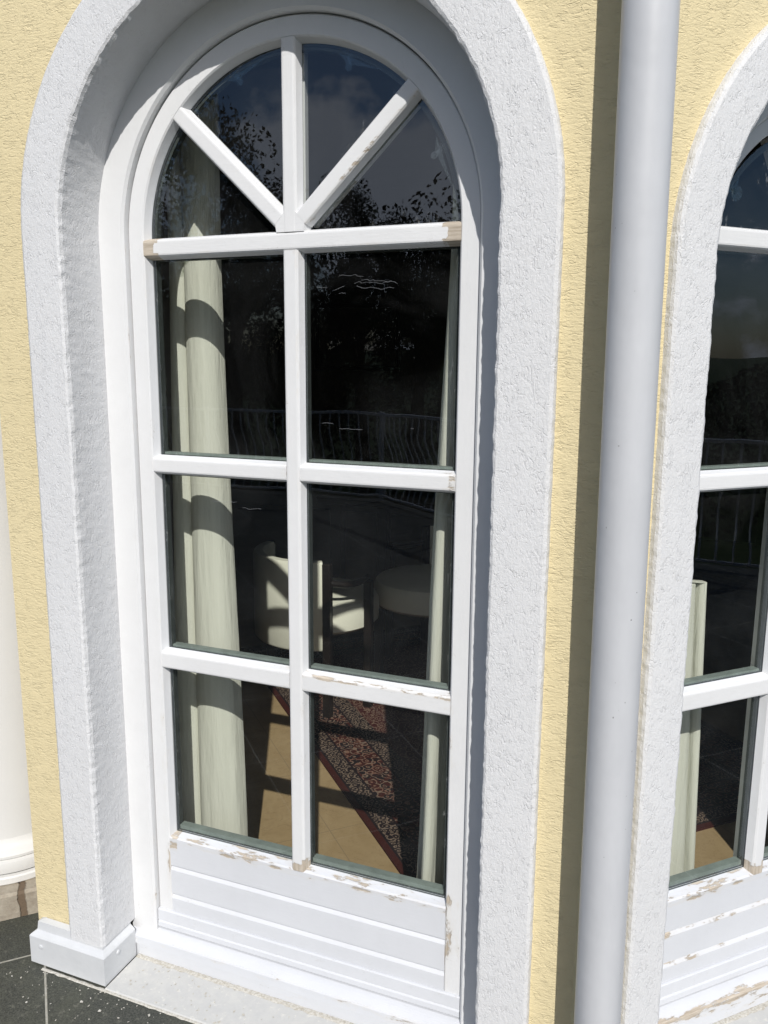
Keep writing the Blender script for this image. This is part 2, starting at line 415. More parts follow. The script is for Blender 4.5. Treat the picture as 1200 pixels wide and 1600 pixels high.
    def build(s, name, mats, parent=None, fix=True):
        me = bpy.data.meshes.new(name); me.from_pydata(s.v, [], s.f)
        if not isinstance(mats, (list, tuple)): mats = [mats]
        for m_ in mats: me.materials.append(m_)
        me.polygons.foreach_set('material_index', s.mi); me.polygons.foreach_set('use_smooth', s.sm)
        at = me.attributes.new('wear', 'FLOAT', 'POINT'); at.data.foreach_set('value', s.w)
        if fix:
            import bmesh
            b = bmesh.new(); b.from_mesh(me); bmesh.ops.recalc_face_normals(b, faces=b.faces); b.to_mesh(me); b.free()
        me.update()
        if any(s.sm):
            try: me.set_sharp_from_angle(angle=R(40))
            except Exception: pass
        o = bpy.data.objects.new(name, me); col.objects.link(o)
        if parent: o.parent = parent
        return o
def tag(o, label=None, cat=None, group=None, kind=None):
    if label: o['label'] = label
    if cat: o['category'] = cat
    if group: o['group'] = group
    if kind: o['kind'] = kind
    return o
def empty(name, loc=(0, 0, 0), rz=0.0, parent=None):
    o = bpy.data.objects.new(name, None); col.objects.link(o); o.location = loc; o.rotation_euler = (0, 0, rz)
    o.empty_display_size = 0.2
    if parent: o.parent = parent
    return o
def copy_tree(o, parent=None):
    c = o.copy(); col.objects.link(c)
    if parent: c.parent = parent
    for ch in [q for q in bpy.data.objects if q.parent == o]: copy_tree(ch, c)
    return c

GZ = 0.08          # terrace level
FZ = 0.10          # floor level indoors
S2 = math.sqrt(0.5)
W2 = (1.0076, 0.3995, 0.0)     # centre of the second door, on its sash plane
WALLTOP = 3.0

# ---------------------------------------------------------------- ground, garden, hills
b = MB(); b.box((-1.2, -0.9, GZ - 0.5), (12, 7, GZ))
b = MB()
poly = [(-12, 9), (-12, -6.9), (-2.55, -6.9), (5.7, -0.45), (5.7, 9)]
vs = [(x, y, GZ) for x, y in poly] + [(x, y, GZ - 2.9) for x, y in poly]
b.add(vs, [(0,1,2,3,4)] + [(i, (i+1) % 5, 5 + (i+1) % 5, 5 + i) for i in range(5)])
tag(b.build('terrace', m_granite), kind='structure')
b = MB()
import itertools
n = 60
vs = []; fs = []
rad = [0, 8, 20, 45, 90, 160, 260, 420, 800]
for ri, r_ in enumerate(rad):
    for i in range(n):
        a = 2*math.pi*i/n
        h = 0 if r_ < 80 else (r_ - 60) * (0.016 + 0.012 * noise.noise(Vector((math.cos(a)*2, math.sin(a)*2, 0))))
        vs.append((r_*math.cos(a), r_*math.sin(a), -2.8 + h))
for ri in range(len(rad)-1):
    for i in range(n): j = (i+1) % n; fs.append((ri*n+i, ri*n+j, (ri+1)*n+j, (ri+1)*n+i))
b.add(vs, fs, sm=True); tag(b.build('garden_ground', m_grass), kind='structure')

# ---------------------------------------------------------------- the house
house = empty('house')
tag(house, 'yellow stucco bay of a house with white arched door surrounds and grey metal plinth', 'house')
def wall_panel(name, loc, rz, xl, xr, xlb, xrb, r=None, zc=None, zb=GZ - 0.05, yb=0.13):
    """front plane y=-0.12, back y=+0.13; arched hole of radius r centred on x=0"""
    b = MB(); zt = WALLTOP
    xs_hole = [-r * math.cos(math.pi * i / 64) for i in range(65)] if r else []
    for (y, a, c, mi) in ((-0.12, xl, xr, 0), (yb, xlb, xrb, 1)):
        xs = ([a + (-(r or 0) - a) * i / 6 for i in range(6)] if r else [a]) + xs_hole + ([r + (c - r) * (i+1) / 6 for i in range(6)] if r else [c])
        for x0, x1 in zip(xs, xs[1:]):
            if r and x0 >= -r - 1e-6 and x1 <= r + 1e-6:
                z0 = zc + math.sqrt(max(0, r*r - x0*x0)); z1 = zc + math.sqrt(max(0, r*r - x1*x1))
            else: z0 = z1 = zb
            b.add([(x0, y, z0), (x1, y, z1), (x1, y, zt), (x0, y, zt)], [(0, 1, 2, 3)], mi=mi)
    if r:   # soffit and jambs of the opening
        path = [(-r, zb)] + [(x, zc + math.sqrt(max(0, r*r - x*x))) for x in xs_hole] + [(r, zb)]
        for (x0, z0), (x1, z1) in zip(path, path[1:]):
            b.add([(x0, -0.12, z0), (x1, -0.12, z1), (x1, 0.13, z1), (x0, 0.13, z0)], [(0, 1, 2, 3)], mi=1)
    b.add([(xl, -0.12, zt), (xr, -0.12, zt), (xrb, 0.13, zt), (xlb, 0.13, zt)], [(0, 1, 2, 3)], mi=0)
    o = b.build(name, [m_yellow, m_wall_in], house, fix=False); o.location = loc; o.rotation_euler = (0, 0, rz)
    return o
T = 0.25 * math.tan(R(22.5))
wall_panel('wall', (0, 0, 0), 0, -0.69, 0.6578, -0.44 - 0.13, 0.6578 - T, 0.545, 1.865)
wall_panel('wall', W2, R(45), -0.615, 0.615, -0.615 + T, 0.615 - T, 0.470, 1.785)
# further facets: the bay's third side and the return on the left
def seg_wall(p, q, yb=0.13):
    p, q = Vector(p), Vector(q); d = (q - p).to_2d(); ln = d.length; a = math.atan2(d.y, d.x)
    nrm = Vector((math.sin(a), -math.cos(a)))
    o = p.to_2d() - nrm * 0.12
    return wall_panel('wall', (o.x, o.y, 0), a, 0, ln, 0, ln, yb=yb)
e2 = Vector((W2[0] + S2*0.615 + S2*0.12, W2[1] + S2*0.615 - S2*0.12, 0))
seg_wall(e2, e2 + Vector((0, 5.6, 0)))
seg_wall((-0.69, 0.42, 0), (-0.69, -0.12, 0), -0.02)
seg_wall((-4.6, 0.42, 0), (-0.70, 0.42, 0), 0.0)

def jitter(amp, edges):
    def f(p, nrm, j):
        a = amp * edges.get(j, 0.25)
        n_ = noise.noise(Vector((p.x*60, p.y*60, p.z*60))) + 0.5*noise.noise(Vector((p.x*95, p.y*95, p.z*95)))
        return p + nrm * n_ * a
    return f
def surround(loc, rz, ri, ro, zc, zb, label):
    prof = [(ri, 0.05), (ri, -0.016), (ri, -0.035), (ri, -0.055), (ri, -0.075), (ri, -0.095), (ri, -0.113), (ri, -0.129), (ri + 0.003, -0.137), (ri + 0.008, -0.140), ((ri+ro)/2, -0.1405),
            (ro - 0.008, -0.1395), (ro - 0.002, -0.136), (ro, -0.130), (ro + 0.001, -0.10), (ro, 0.05)]
    b = MB(); b.usweep(prof, zb, zc, 420, 380, jit=jitter(0.0022, {0: 0, 1: 0, 2: .25, 3: .3, 4: .3, 5: .3, 6: .45, 7: .8, 8: 1, 9: .9, 12: .5, 13: .5, 14: .3}), sm=False)
    o = b.build('window_surround', m_white, house); o.location = loc; o.rotation_euler = (0, 0, rz)
    o['label'] = label; return o
surround((0, 0, 0), 0, 0.469, 0.5755, 1.865, 0.177, 'white rough stucco arch band around the door left of the downpipe')
surround(W2, R(45), 0.405, 0.497, 1.785, 0.177, 'white rough stucco arch band around the door right of the downpipe')

def plinth(loc, rz, ri, x_out, sgn, wrap):
    """painted metal skirting: front face, folded top, return into the reveal"""
    b = MB(); yf = -0.152; top = 0.158
    xi = ri - 0.012
    path = [(x_out, 0.30)] if wrap else []
    path += [(x_out + 0.0, yf), (xi, yf), (xi, -0.033)]
    if wrap: path[0] = (x_out, 0.30)
    pr = [(0.0, GZ + 0.004), (0.0, top), (-0.003, top + 0.004), (-0.014, top + 0.012), (-0.016, top + 0.034), (-0.030, top + 0.038)]
    # offsets are inwards, towards the wall
    vs = []; fs = []
    P = [Vector((p[0], p[1])) for p in path]
    for i, p in enumerate(P):
        nn = []
        for a_, c_ in ((i-1, i), (i, i+1)):
            if a_ >= 0 and c_ < len(P):
                d = (P[c_] - P[a_]).normalized(); nn.append(Vector((-d.y, d.x)))
        if len(nn) == 2: mdir = (nn[0] + nn[1]); mdir = mdir / (1 + nn[0].dot(nn[1]))
        else: mdir = nn[0]
        for off, z in pr:
            q = p + mdir * off
            vs.append((sgn * q.x, q.y, z))
    k = len(pr)
    for i in range(len(P) - 1):
        for j in range(k - 1): fs.append((i*k+j, (i+1)*k+j, (i+1)*k+j+1, i*k+j+1))
    b.add(vs, fs)
    # two screws
    for (x, y, z, ax) in ((x_out - 0.035, yf, 0.135, 1), (xi, -0.10, 0.142, 0)):
        ring = []
        for rr, hh in ((0.0062, 0.0), (0.0055, 0.0022), (0.0, 0.003)):
            for i in range(12):
                a = 2*math.pi*i/12
                if ax: ring.append((sgn*(x + rr*math.cos(a)), y - hh, z + rr*math.sin(a)))
                else: ring.append((sgn*(x - hh), y + rr*math.cos(a), z + rr*math.sin(a)))
        b.add(ring, [(q*12+i, q*12+(i+1) % 12, (q+1)*12+(i+1) % 12, (q+1)*12+i) for q in (0, 1) for i in range(12)])
    o = b.build('plinth_flashing', m_plinth, house); o.location = loc; o.rotation_euler = (0, 0, rz); return o
plinth((0, 0, 0), 0, 0.469, 0.692, -1, True)
plinth((0, 0, 0), 0, 0.469, 0.6578, 1, False)
plinth(W2, R(45), 0.405, 0.615, -1, False)
plinth(W2, R(45), 0.405, 0.615, 1, False)
# interior shell
b = MB()
ROOM = [(-4.5, 0.54), (-0.59, 0.54), (-0.55, 0.13), (0.50, 0.13), (1.45, 1.05), (1.45, 6.0), (-4.5, 6.0)]
for i in (0, 4, 5, 6):
    p, q = ROOM[i], ROOM[(i+1) % len(ROOM)]
    b.add([(p[0], p[1], FZ), (q[0], q[1], FZ), (q[0], q[1], 2.7), (p[0], p[1], 2.7)], [(0, 1, 2, 3)])
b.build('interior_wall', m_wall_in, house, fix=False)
SLAB = [(-4.55, 0.46), (-0.61, 0.46), (-0.56, 0.05), (0.58, 0.05), (1.44, 0.91), (1.50, 1.1), (1.50, 6.05), (-4.55, 6.05)]
def slab(z0, z1):
    b = MB(); k = len(SLAB)
    b.add([(x, y, z) for z in (z0, z1) for x, y in SLAB], [tuple(range(k))[::-1], tuple(range(k, 2*k))] + [(i, (i+1) % k, k+(i+1) % k, k+i) for i in range(k)])
    return b
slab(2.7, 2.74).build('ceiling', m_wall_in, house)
b = MB()
rp = [(-4.7, 6.3), (-4.7, 0.38), (-0.72, 0.38), (-0.72, -0.15), (0.67, -0.15), (1.56, 0.74), (1.60, 6.3)]
vs = [(x, y, WALLTOP + 0.002) for x, y in rp] + [(x, y, WALLTOP + 0.16) for x, y in rp] + [(-1.5, 3.4, 4.6)]
b.add(vs, [tuple(range(7))[::-1]] + [(i, (i+1) % 7, 7+(i+1) % 7, 7+i) for i in range(7)] + [(7+i, 7+(i+1) % 7, 14) for i in range(7)])
b.build('roof', m_roof, house)
tag(slab(FZ - 0.02, FZ).build('interior_floor', m_intfloor), kind='structure')

# ---------------------------------------------------------------- arched doors
HW = 0.016
def bar_prof(w):
    h = w / 2
    return [(-h-0.006, 0.022), (-h-0.001, 0.004), (-h+0.002, 0.0006), (-h+0.005, 0), (-h*0.35, 0), (h*0.35, 0), (h-0.005, 0), (h-0.002, 0.0006), (h+0.001, 0.004), (h+0.006, 0.022)]
def in_prof(w):
    h = w / 2
    return [(-h-0.004, 0.040), (-h, 0.062), (h, 0.062), (h+0.004, 0.040)]
def bar(b, p, q, w, wear=None, y=0.0, inner=True):
    p, q = Vector((p[0], y, p[1])), Vector((q[0], y, q[1])); d = (q - p); ln = d.length; dn = d.normalized()
    U = Vector((-dn.z, 0, dn.x)); n = max(2, int(ln / 0.006))
    b.extr(bar_prof(w), p, dn, U, Vector((0, 1, 0)), ln, n, (lambda t, u, v: wear(t, ln, u / (w/2), v)) if wear else None)
    if inner: b.extr(in_prof(w * 0.9), p, dn, U, Vector((0, 1, 0)), ln, 1)
def endwear(e0=0.0, e1=0.0, upper=0.0, lower=0.0, l0=0.03, l1=0.03):
    def f(t, ln, u, v):
        w_ = 0.0
        if e0 and t < l0: w_ = max(w_, e0)
        elif e0 and t < l0 + 0.012 and abs(u) > 0.5: w_ = max(w_, e0 * 0.8)
        if e1 and ln - t < l1: w_ = max(w_, e1)
        elif e1 and ln - t < l1 + 0.012 and abs(u) > 0.5: w_ = max(w_, e1 * 0.8)
        if u > 0.55 and v < 0.01: w_ = max(w_, upper)
        if u < -0.55 and v < 0.01: w_ = max(w_, lower)
        return w_
    return f

def make_door(loc, rz, label, g, rg, ro, rs, zc, fan, scratches, wr):
    """g: half glass width, rg: glass arch radius, ro: opening radius, rs: sash outer radius"""
    root = empty('arched_door', loc, rz); tag(root, label, 'door')
    t1t, t1b, t2t, t2b, t3t, t3b, br = 1.860, 1.826, 1.380, 1.347, 0.911, 0.871, 0.421
    sb = 0.167
    # outer frame
    b = MB(); b.usweep([(rs + 0.0018, 0.045), (rs + 0.0018, -0.011), (rs + 0.007, -0.017), (ro + 0.008, -0.0172), (ro + 0.008, 0.045)], GZ, zc, 40, 96,
                       wear=lambda p, r, y: 0.34 if (r < rs + 0.006 and y < 0) else (0.25 if p.z < 0.3 else 0.0))
    # sill part of the frame: sloping bright nose, then an upright face
    pr = [(-0.004, 0.158), (-0.032, 0.146), (-0.034, 0.142), (-0.034, 0.121), (-0.030, 0.118), (-0.0265, GZ - 0.02), (0.05, GZ - 0.02), (0.05, 0.158)]
    b.extr([(z, y) for y, z in pr], (-ro - 0.005, 0, 0), (1, 0, 0), (0, 0, 1), (0, 1, 0), 2*ro + 0.01, 120,
           lambda t, u, v: wr['nose'] if (u > 0.14 and v < -0.02) else (wr['nose'] * 0.65 if 0.11 < u < 0.145 and v < 0 else 0.08), mi=1)
    b.build('outer_frame', [m_paintv, m_panel], root)
    # sash
    b = MB(); prof = [(rs, 0.05), (rs, 0.003), (rs - 0.003, 0), (g + 0.022 if g + 0.022 < rs else (g + rs)/2, 0), (g + 0.003, 0), (g, 0.003), (g - 0.006, 0.022), (g - 0.006, 0.040), (g - 0.004, 0.05)]
    b.usweep(prof, 0.216, zc, 120, 110, wear=lambda p, r, y: (0.30 if (r < g + 0.004 and y < 0.02) else 0.0) + (wr['stile'] if (p.z < 0.46 and p.z > 0.30 and p.x > 0) else 0) + (0.12 if p.z < 0.9 else 0.0))
    sash = b.build('sash', m_paintv, root)
    # bottom panel with two moulded boards
    P = [(0.433, 0.030), (0.4275, 0.022), (0.4225, 0.004), (0.4195, 0.0), (0.412, 0), (0.398, 0), (0.37, 0), (0.3450, 0), (0.3435, 0.0012), (0.3425, 0.0060), (0.3395, 0.0060), (0.3310, 0.0002),
         (0.32, 0), (0.29, 0), (0.2660, 0), (0.2645, 0.0012), (0.2635, 0.0060), (0.2605, 0.0060), (0.2520, 0.0002), (0.245, 0), (0.2165, 0), (0.2165, 0.05), (0.433, 0.05)]
    def pw(t, u, v):
        k = 0.0
        if 0.395 < u < 0.43: k = wr['ledge'] * (1 if u > 0.41 else 0.45) * (1.0 if (0.02 < t < 2*g - 0.02) else 1.15)
        if abs(u - 0.335) < 0.006 or abs(u - 0.2565) < 0.007: k = max(k, wr['groove'])
        if u > 0.37 and (t < 0.022): k = max(k, wr['corner'])
        return k
    b = MB(); b.extr(P, (-g, 0, 0), (1, 0, 0), (0, 0, 1), (0, 1, 0), 2*g, 180, pw); b.build('bottom_panel', m_panel, sash)
    # weather bar
    P = [(0.2155, 0.03), (0.2155, 0.0005), (0.2150, -0.0045), (0.213, -0.006), (0.186, -0.007), (0.1835, -0.0045), (0.1825, -0.0045), (0.180, -0.008), (0.1675, -0.0085), (0.166, -0.006), (0.166, 0.03)]
    b = MB(); b.extr(P, (-rs, 0, 0), (1, 0, 0), (0, 0, 1), (0, 1, 0), 2*rs - 0.001, 120, lambda t, u, v: 0.2 if u > 0.21 else 0.12)
    b.build('weather_bar', m_panel, sash)
    # glazing bars
    bars = []
    b = MB(); bar(b, (-g - 0.001, (t1t+t1b)/2), (g + 0.001, (t1t+t1b)/2), t1t - t1b, endwear(wr['end'], wr['end'], 0.1, 0.34)); b.build('glazing_bar', m_paint, sash)
    for k, (a, c, w0, w1) in enumerate(((t2t, t2b, 0.25, 0.30), (t3t, t3b, 0.35, 0.62))):
        for s_, wv in ((-1, w0), (1, w1)):
            x0, x1 = (-g, -HW - 0.0005) if s_ < 0 else (HW + 0.0005, g)
            b = MB(); bar(b, (x0, (a+c)/2), (x1, (a+c)/2), a - c, endwear(0.34, 0.46, wv, 0.22, 0.010, 0.016)); b.build('glazing_bar', m_paint, sash)
    b = MB(); bar(b, (0, t1b - 0.001), (0, br - 0.002), 2*HW, endwear(0.5, wr['foot'], 0.34, 0.30, 0.012, 0.022)); b.build('glazing_bar', m_paintv, sash)
    c0 = t1t + 0.001
    ztop = zc + math.sqrt(rg*rg) + 0.0
    b = MB(); bar(b, (0, c0), (0, ztop + 0.001), 0.030, endwear(0.3, 0.2, 0.1, 0.2)); b.build('glazing_bar', m_paintv, sash)
    for s_ in (-1, 1):
        a = R(fan)
        hx, hz = s_ * 0.0165, c0 + 0.0165
        # meet the arch
        dx, dz = s_ * math.cos(a), math.sin(a)
        ox, oz = hx, hz - zc
        bb = ox*dx + oz*dz; cc = ox*ox + oz*oz - rg*rg; t = -bb + math.sqrt(bb*bb - cc)
        b = MB()
        p, q = (hx + dx*0.012, hz + dz*0.012), (hx + dx*(t+0.001), hz + dz*(t+0.001))
        bar(b, p, q, 0.031, endwear(0.2, 0.2, 0.32 if s_ < 0 else 0.12, 0.12 if s_ < 0 else 0.5)); b.build('glazing_bar', m_paint, sash)
    b = MB(); b.add([(-0.015, 0.0004, c0), (0.015, 0.0004, c0), (0.031, 0.0004, c0), (0.034, 0.0004, c0+0.020), (0.012, 0.0004, c0+0.04), (-0.012, 0.0004, c0+0.04), (-0.034, 0.0004, c0+0.020), (-0.031, 0.0004, c0),
                     (-0.015, 0.022, c0), (0.015, 0.022, c0), (0.037, 0.022, c0), (0.040, 0.022, c0+0.020), (0.016, 0.022, c0+0.05), (-0.016, 0.022, c0+0.05), (-0.040, 0.022, c0+0.020), (-0.037, 0.022, c0)],
                    [(0,1,2,3,4,5,6,7)] + [(i, (i+1) % 8, 8+(i+1) % 8, 8+i) for i in range(8)]); b.build('bar_hub', m_paint, sash)
    # panes
    def pane(poly, rimw=0.03, sc_=None):
        cx = sum(p[0] for p in poly)/len(poly); cz = sum(p[1] for p in poly)/len(poly)
        b = MB(); n = len(poly)
        vs = [(p[0], 0.0225, p[1]) for p in poly]
        ins = []
        for p in poly:
            dx, dz = cx - p[0], cz - p[1]; ll = math.hypot(dx, dz); k = rimw * 1.4 / ll
            ins.append((p[0] + dx*k, 0.0225, p[1] + dz*k))
        b.add(vs + ins, [(i, (i+1) % n, n+(i+1) % n, n+i) for i in range(n)] + [tuple(range(n, 2*n))], [1.0]*n + [0.0]*n)
        if sc_:
            for ln in sc_: b.tube([(x, 0.0215, z) for x, z in ln], 0.0002, 4, mi=1)
        b.build('glass_pane', [m_glass, m_scr], sash, fix=False)
    ge = g - 0.004
    def arcpts(a0, a1, n=24): return [(rg_ * math.cos(R(a0 + (a1-a0)*i/n)), zc + rg_ * math.sin(R(a0 + (a1-a0)*i/n))) for i in range(n+1)]
    rg_ = rg - 0.003
    H = (0, t1t)
    off = t1t - zc
    aa = math.degrees(math.asin(max(-1, min(1, off / rg_))))
    cut = 46.0 if off < 0.02 else 52.0
    pane([H] + arcpts(aa, cut)); pane([H] + arcpts(cut, 90)); pane([H] + arcpts(90, 180-cut)); pane([H] + arcpts(180-cut, 180-aa))
    k = 0
    for (zt_, zb_) in ((t1b, t2t), (t2b, t3t), (t3b, br)):
        for s_ in (-1, 1):
            x0, x1 = (-ge, -0.004) if s_ < 0 else (0.004, ge)
            zt2, zb2 = zt_ + 0.004, zb_ - 0.004
            if zb_ == br: zb2 = br + 0.004
            pts = []
            nn = 8
            for i in range(nn): pts.append((x0 + (x1-x0)*i/nn, zb2))
            for i in range(nn): pts.append((x1, zb2 + (zt2-zb2)*i/nn))
            for i in range(nn): pts.append((x1 - (x1-x0)*i/nn, zt2))
            for i in range(nn): pts.append((x0, zt2 - (zt2-zb2)*i/nn))
            pane(pts, 0.02, scratches.get(k)); k += 1
    # spacers between the double panes, one ring per opening, and the black gasket line before them
    def ring(poly, mat, y0, y1, wd, name):
        cx = sum(p[0] for p in poly)/len(poly); cz = sum(p[1] for p in poly)/len(poly)
        n = len(poly); inn = []
        for i, p in enumerate(poly):
            a_, c_ = poly[i-1], poly[(i+1) % n]
            d1 = Vector((p[0]-a_[0], p[1]-a_[1])).normalized(); d2 = Vector((c_[0]-p[0], c_[1]-p[1])).normalized()
            n1, n2 = Vector((-d1.y, d1.x)), Vector((-d2.y, d2.x)); mm = (n1+n2) / (1 + n1.dot(n2))
            inn.append((p[0] + mm.x*wd, p[1] + mm.y*wd))
        vs = [(p[0], y0, p[1]) for p in poly] + [(p[0], y0, p[1]) for p in inn] + [(p[0], y1, p[1]) for p in inn]
        fs = [(i, (i+1) % n, n+(i+1) % n, n+i) for i in range(n)] + [(n+i, n+(i+1) % n, 2*n+(i+1) % n, 2*n+i) for i in range(n)]
        b = MB(); b.add(vs, fs); b.build(name, mat, sash, fix=False)
    for (zt_, zb_) in ((t1b, t2t), (t2b, t3t), (t3b, br)):
        for s_ in (-1, 1):
            x0, x1 = (-ge, -HW) if s_ < 0 else (HW, ge)
            zt2, zb2 = zt_ - 0.002, (zb_ if zb_ != br else br + 0.006)
            e = 0.003
            pl = [(x0+e, zb2), (x1-e, zb2), (x1-e, zt2), (x0+e, zt2)]
            ring(pl, m_gasket, 0.0235, 0.026, 0.003, 'gasket')
            pl = [(x0+e+0.001, zb2+0.002), (x1-e-0.001, zb2+0.002), (x1-e-0.001, zt2-0.001), (x0+e+0.001, zt2-0.001)]
            ring(pl, m_spdark, 0.0262, 0.042, 0.005, 'spacer')
            b = MB(); hh = 0.010 if zb_ == br else 0.005
            b.box((x0+e+0.0065, 0.0275, zb2 + 0.0072), (x1-e-0.0065, 0.046, zb2 + 0.0072 + hh)); b.build('spacer', m_spacer_sunlit, sash)  # bottom bar lighter than the ring, its sunlit look put into the colour
    pr = [(rg_ - 0.001, 0.0235), (rg_ - 0.008, 0.0235), (rg_ - 0.008, 0.026), (rg_ - 0.001, 0.026)]
    b = MB(); b.usweep(pr, t1t, zc, 2, 90) if zc > t1t else b.usweep(pr, zc - 0.0001, zc, 1, 90); b.build('gasket', m_gasket, sash)
    pr = [(rg_ - 0.004, 0.0265), (rg_ - 0.014, 0.0265), (rg_ - 0.014, 0.042), (rg_ - 0.004, 0.042)]
    b = MB(); b.usweep(pr, zc - 0.0001, zc, 1, 90); b.build('spacer', m_spdark, sash)
    # stone step in front
    b = MB(); b.box((-ro + 0.014, -0.158, GZ - 0.03), (ro - 0.014, -0.0262, GZ + 0.005), c=0.002); b.build('threshold', m_sill, root)
    b = MB()
    nseg = 160
    def strip(x0, x1, yc, hw, z, seed, h):
        vs = []; fs = []
        for i in range(nseg + 1):
            x = x0 + (x1-x0)*i/nseg; q = noise.noise(Vector((x*55, seed, 0))); q2 = noise.noise(Vector((x*55, seed+9, 0)))
            a_ = hw * (1 + 0.7*q); c_ = hw * (1 + 0.7*q2)
            if q < -0.28: h_ = h * 0.15
            else: h_ = h
            vs += [(x, yc - a_, z + 0.0003), (x, yc - a_*0.4, z + h_*(1 + 0.5*q2)), (x, yc + c_*0.4, z + h_*(1+0.5*q)), (x, yc + c_, z + 0.0003)]
        for i in range(nseg):
            for j in range(3): fs.append((i*4+j, (i+1)*4+j, (i+1)*4+j+1, i*4+j+1))
        b.add(vs, fs)
    strip(-ro + 0.016, ro - 0.016, -0.034, 0.008, GZ + 0.005, 1.0, 0.0014)
    b.build('mortar_seam', m_mortar, root)
    b = MB(); strip(-ro - 0.18, ro + 0.18, -0.160, 0.0045, GZ + 0.0005, 4.0, 0.0016)
    b.build('mortar_seam', m_mortar, root)
    return root
def squig(x, z, n, step, amp, seed):
    rr = random.Random(seed); p = []
    for i in range(n): p.append((x, z)); x += step * rr.uniform(0.6, 1.2); z += amp * rr.uniform(-1, 1)
    return p
scr1 = {1: [squig(0.10, 1.772, 7, 0.010, 0.004, 1), squig(0.135, 1.757, 12, 0.009, 0.004, 2), squig(0.15, 1.763, 10, 0.008, 0.005, 3), squig(0.14, 1.752, 11, 0.009, 0.003, 4),
            squig(0.09, 1.745, 5, 0.006, 0.003, 5), squig(0.10, 1.738, 4, 0.006, 0.002, 6), squig(0.05, 1.752, 4, 0.009, 0.001, 7), squig(0.06, 1.472, 5, 0.008, 0.001, 8), squig(0.10, 1.462, 8, 0.009, 0.001, 9), squig(0.26, 1.468, 2, 0.007, 0.001, 10)],
        2: [squig(-0.22, 1.285, 8, 0.011, 0.003, 11), squig(-0.14, 1.275, 8, 0.008, 0.003, 12)]}
make_door((0, 0, 0), 0, 'tall white arched door with flaking paint and fanlight bars, left of the grey downpipe',
          0.3625, 0.3625, 0.469, 0.403, 1.863, 43.5, scr1,
          dict(nose=0.40, ledge=0.50, groove=0.22, corner=0.72, end=0.95, foot=0.72, stile=0.24))
make_door(W2, R(45), 'white arched door with long strips of bare wood, mostly cut off right of the downpipe',
          0.300, 0.287, 0.405, 0.330, 1.785, 62, {},
          dict(nose=0.72, ledge=0.50, groove=0.52, corner=0.2, end=0.4, foot=1.0, stile=0.3))

# ---------------------------------------------------------------- downpipe
dp = empty('downpipe', (0.7165, -0.21, GZ)); tag(dp, 'pale grey round rain downpipe standing in front of the yellow wall corner', 'drainpipe')
b = MB(); nr = 64; zs = [0, 0.6, 1.2, 1.8, 2.4, 2.9]; vs = []
for z in zs:
    for i in range(nr):
        a = 2*math.pi*i/nr; vs.append((-0.0073*z + 0.0405*math.cos(a), 0.0405*math.sin(a), z))
fs = [(k*nr+i, k*nr+(i+1) % nr, (k+1)*nr+(i+1) % nr, (k+1)*nr+i) for k in range(len(zs)-1) for i in range(nr)]
b.add(vs, fs, sm=True); b.build('pipe', m_pipe, dp)
b = MB(); b.lathe([(0.0415, 2.56), (0.0445, 2.562), (0.0445, 2.588), (0.0415, 2.59)], -0.0188, 0, 48); b.box((-0.024, 0.04, 2.565), (-0.012, 0.10, 2.585)); b.build('bracket', m_plinth, dp)

# ---------------------------------------------------------------- column and its stone curb at the far left
cb = MB()
d2 = Vector((S2, S2)); nn = Vector((-S2, S2))
A = Vector((-0.8578, -0.0336)) - d2 * 1.2; B = Vector((-0.8578, -0.0336)) + d2 * 0.16
q = [A, B, B + nn * 0.9, A + nn * 0.9]
vs = [(p.x, p.y, z) for z in (GZ + 0.0005, 0.148, 0.156) for p in q]
for i in range(4): vs[8+i] = (vs[8+i][0] + (0.004 if i in (2, 3) else -0.003), vs[8+i][1] + 0.004, 0.156)
cb.add(vs, [(0,1,5,4),(1,2,6,5),(2,3,7,6),(3,0,4,7),(4,5,9,8),(5,6,10,9),(6,7,11,10),(7,4,8,11),(8,9,10,11)])
tag(cb.build('stone_curb', m_brown), 'low brown stone curb with mortar joints under the white column', 'curb')
pc = Vector((-1.052, 0.152))
colm = empty('column', (pc.x, pc.y, 0.156)); tag(colm, 'round cream column with moulded base beyond the left corner of the wall', 'column')
b = MB(); b.lathe([(0.176, 0.085), (0.176, 2.75)], 0, 0, 96); b.build('shaft', m_col, colm)
b = MB(); pr = [(0.222, 0.0), (0.226, 0.004), (0.226, 0.020), (0.222, 0.024)]
b.lathe(pr, 0, 0, 96); b.build('base_slab', m_col, colm)
b = MB(); pr = [(0.205, 0.024), (0.2155, 0.030), (0.219, 0.045), (0.2155, 0.062)]
pr += [(0.199 + 0.012*math.cos(a), 0.074 + 0.010*math.sin(a)) for a in [R(-60), R(-20), R(20), R(60)]] + [(0.190, 0.088), (0.184, 0.092), (0.1785, 0.102), (0.1755, 0.115)]
b.lathe(pr, 0, 0, 96); b.build('base_moulding', m_col, colm)

